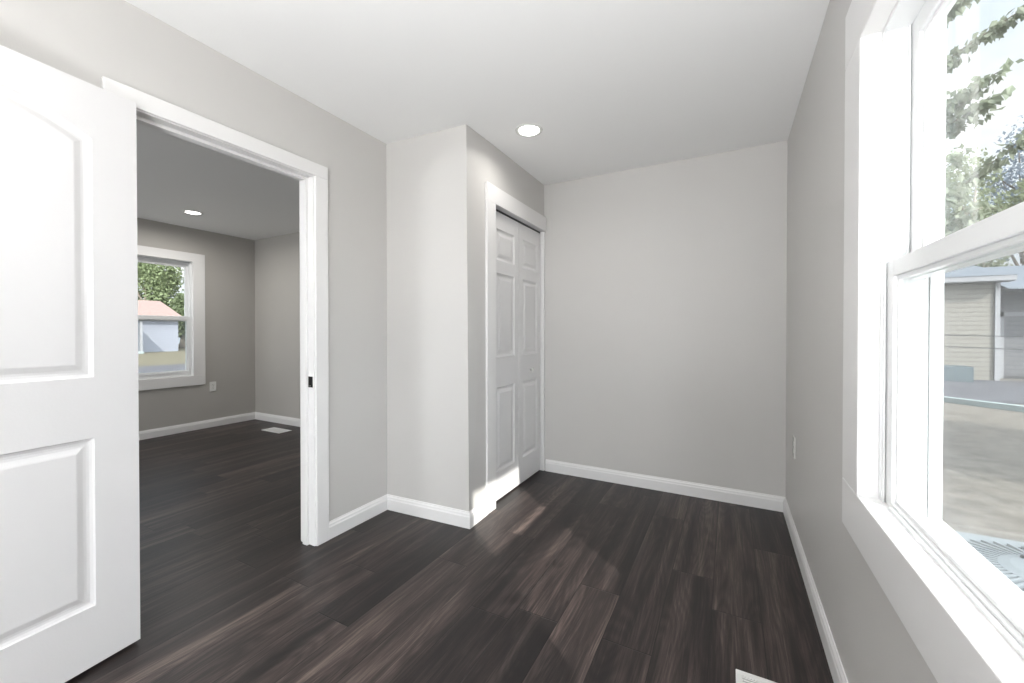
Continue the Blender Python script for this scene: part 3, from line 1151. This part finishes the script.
def crown_tree(label, base, height, crown_c, crown_r, n, size, m, seed, trunk_r=0.2, clumps=14, group=None, kind_name='tree'):
    rnd = random.Random(seed)
    r = empty(kind_name, base, label=label, cat='tree', group=group)
    b = Vector(base)
    top = Vector(crown_c)
    mb = MB()
    mb.tube(curve(b, top, (trunk_r, 0, 0), 8), [trunk_r * (1 - 0.08 * i) for i in range(9)], 10)
    lf = MB()
    cl = []
    for i in range(clumps):
        while True:
            q = Vector((rnd.uniform(-1, 1), rnd.uniform(-1, 1), rnd.uniform(-1, 1)))
            if 0.25 < q.length < 0.85: break
        c = top + Vector((q.x * crown_r[0], q.y * crown_r[1], q.z * crown_r[2]))
        cl.append(c)
        st = b.lerp(top, rnd.uniform(0.5, 1.0))
        mb.tube(curve(st, c, (0, 0, -0.1), 5), [trunk_r * 0.4 * (1 - 0.15 * k) for k in range(6)], 6)
    rr = 0.42
    for i in range(n):
        c = cl[i % clumps]
        q = Vector((rnd.gauss(0, 1), rnd.gauss(0, 1), rnd.gauss(0, 1)))
        q = q.normalized() * (rnd.random() ** 0.45)
        p = c + Vector((q.x * crown_r[0] * rr, q.y * crown_r[1] * rr, q.z * crown_r[2] * rr))
        leaf_quads(lf, p, size * rnd.uniform(0.7, 1.3), rnd, 0.3)
    mb.build('trunk', M_bark, r, smooth=True)
    lf.build('foliage', m, r)
    return r


# near tree whose leafy branches hang into the view of the upper pane
nr = empty('tree', (1.25, 5.4, G), label='near tree with leafy drooping branches crossing the upper right pane', cat='tree')
rnd = random.Random(3)
tb = MB(); tb.tube(curve((1.25, 5.4, G), (1.35, 5.2, 5.2), (0.05, 0, 0), 10), [0.10 - 0.006 * i for i in range(11)], 10)
tb.build('trunk', M_bark, nr, smooth=True)
BR = [((1.30, 5.25, 3.35), (2.45, 5.0, 4.02), 0.06, 1.0, 130), ((1.33, 5.2, 4.0), (2.3, 5.0, 4.6), 0.05, 1.0, 110),
      ((1.30, 5.25, 2.9), (2.06, 5.0, 3.42), 0.05, 0.8, 60), ((1.30, 5.25, 2.9), (2.02, 5.0, 3.20), 0.03, 0.8, 60),
      ((1.30, 5.3, 2.75), (1.90, 5.0, 3.12), 0.04, 1.3, 90), ((1.30, 5.3, 3.0), (1.88, 5.0, 3.30), 0.04, 1.2, 80),
      ((1.30, 5.3, 2.05), (2.35, 5.0, 3.02), -0.05, 0.8, 110), ((1.3, 5.3, 2.0), (1.78, 5.0, 2.50), -0.02, 1.3, 70),
      ((1.3, 5.3, 2.3), (1.80, 5.0, 2.75), 0.02, 1.1, 60), ((1.3, 5.3, 3.6), (1.90, 5.1, 4.25), 0.05, 1.3, 110),
      ((1.3, 5.3, 1.7), (1.85, 5.1, 2.10), 0.02, 1.5, 110), ((1.3, 5.3, 1.9), (1.95, 5.1, 2.28), 0.02, 1.5, 110)]
for p0, p1, bz, sp, n in BR:
    cv = curve(p0, p1, (0, 0, bz), 12)
    br = MB().tube(cv, [0.011 * (1 - 0.06 * i) for i in range(13)], 6).build('branch', M_bark, nr, smooth=True)
    lf = MB()
    for i in range(int(n * 2.6)):
        t = 0.15 + 0.85 * rnd.random()
        k = t * 12; j = min(11, int(k))
        p = cv[j].lerp(cv[j + 1], k - j) + Vector((rnd.gauss(0, .03), rnd.gauss(0, .05), rnd.gauss(0, .025) - 0.01)) * sp
        leaf_quads(lf, p, rnd.uniform(0.055, 0.095), rnd, 1.2)
    lf.build('leaves', M_leaf, br)

crown_tree('olive bushy tree behind the near branches, left of the thin blue-grey tree', (10.6, 28, G), 9, (10.4, 28, 7.2), (2.1, 2.4, 3.2), 5200, 0.22, M_leaf2, 5, 0.2)
crown_tree('thin blue-grey tree at the right edge of the upper pane', (14.8, 34.5, G), 11, (14.8, 34.5, 9.4), (2.1, 2.1, 3.6), 3600, 0.20, M_leaf3, 9, 0.2, clumps=26)
crown_tree('pale tree behind the left end of the beige house roof', (14.4, 41, G), 9, (14.4, 41, 5.0), (2.5, 2, 2.4), 5200, 0.26, M_leaf2, 11, 0.25)
crown_tree('spreading tree behind the right end of the beige house roof', (20.9, 41, G), 7, (20.9, 41, 5.0), (2.5, 2.2, 2.4), 5200, 0.26, M_leaf, 12, 0.25)
crown_tree('shade tree beside the air conditioner yard, out past the window edge', (7.6, 5.2, G), 7, (7.6, 5.2, 4.6), (2.6, 2.4, 1.7), 6000, 0.22, M_leaf, 13, 0.22)

# ------------------------------------------------------------------ house and trees seen through the far room window
h2 = empty('house', (-46, 12.5, G), label='small pale blue house with faded pink roof across the road', cat='house')
MB().box(-50, -42, 7.5, 17.55, G, 2.50).build('siding_wall', M_siding_w, h2)
mb = MB()
y0_, y1_ = 7.2, 17.85
mb.add([(-41.55, y0_, 2.42), (-41.55, y1_, 2.42), (-46, y1_, 4.05), (-46, y0_, 4.05), (-50.4, y0_, 2.42), (-50.4, y1_, 2.42),
        (-41.55, y0_, 2.30), (-41.55, y1_, 2.30), (-46, y1_, 3.92), (-46, y0_, 3.92), (-50.4, y0_, 2.30), (-50.4, y1_, 2.30)],
       [(0, 1, 2, 3), (3, 2, 5, 4), (6, 9, 8, 7), (9, 10, 11, 8), (0, 6, 7, 1), (4, 5, 11, 10), (0, 3, 9, 6), (3, 4, 10, 9), (1, 7, 8, 2), (2, 8, 11, 5)])
mb.build('roof', M_shingle_p, h2)
MB().hexa([(-41.9, 17.50), (-49.9, 17.50), (-49.9, 17.54), (-41.9, 17.54)], 2.3, 2.45).build('gable_trim', M_out, h2)
MB().box(-41.55, -41.50, 7.2, 17.85, 2.28, 2.44).build('fascia', M_out, h2)
mb = MB().box(-41.2, -39.2, 9.0, 14.2, G, G + 0.2)
mb.build('porch_slab', M_concrete, h2)
mb = MB().box(-42, -39.0, 8.8, 14.3, 2.16, 2.28)
mb.build('porch_roof', M_shingle_g, h2)
for yy in (9.2, 11.6, 14.05):
    MB().box(-39.35, -39.2, yy - .07, yy + .07, G + .2, 2.16).build('porch_post', M_out, h2)
f = MB().box(-42.0, -41.94, 11.0, 12.0, 0.6, 1.9).build('window', M_acdark, h2)
for i, (x, y, zc, rr_, col, s_) in enumerate([(-56, 12.5, 5.6, (3.0, 2.9, 4.6), M_leaf_w, 21), (-56, 20.5, 6.0, (3.0, 2.9, 4.8), M_leaf_w2, 22),
                                             (-49.5, 21.0, 2.6, (1.5, 1.4, 2.3), M_leaf_w, 23), (-56, 28.5, 5.5, (3.0, 2.9, 5), M_leaf_w, 24), (-56, 4.5, 6, (3, 2.9, 5), M_leaf_w2, 25)]):
    lab = ['broad green tree directly behind the pink roofed house', 'light green tree behind the right end of the pink roof',
           'low green tree to the right of the pale blue house', 'green tree farthest right beyond the pale blue house',
           'light green tree farthest left behind the pink roofed house'][i]
    crown_tree(lab, (x, y, G), 9, (x, y, zc), rr_, 9000, 0.30, col, s_, 0.3, clumps=22)
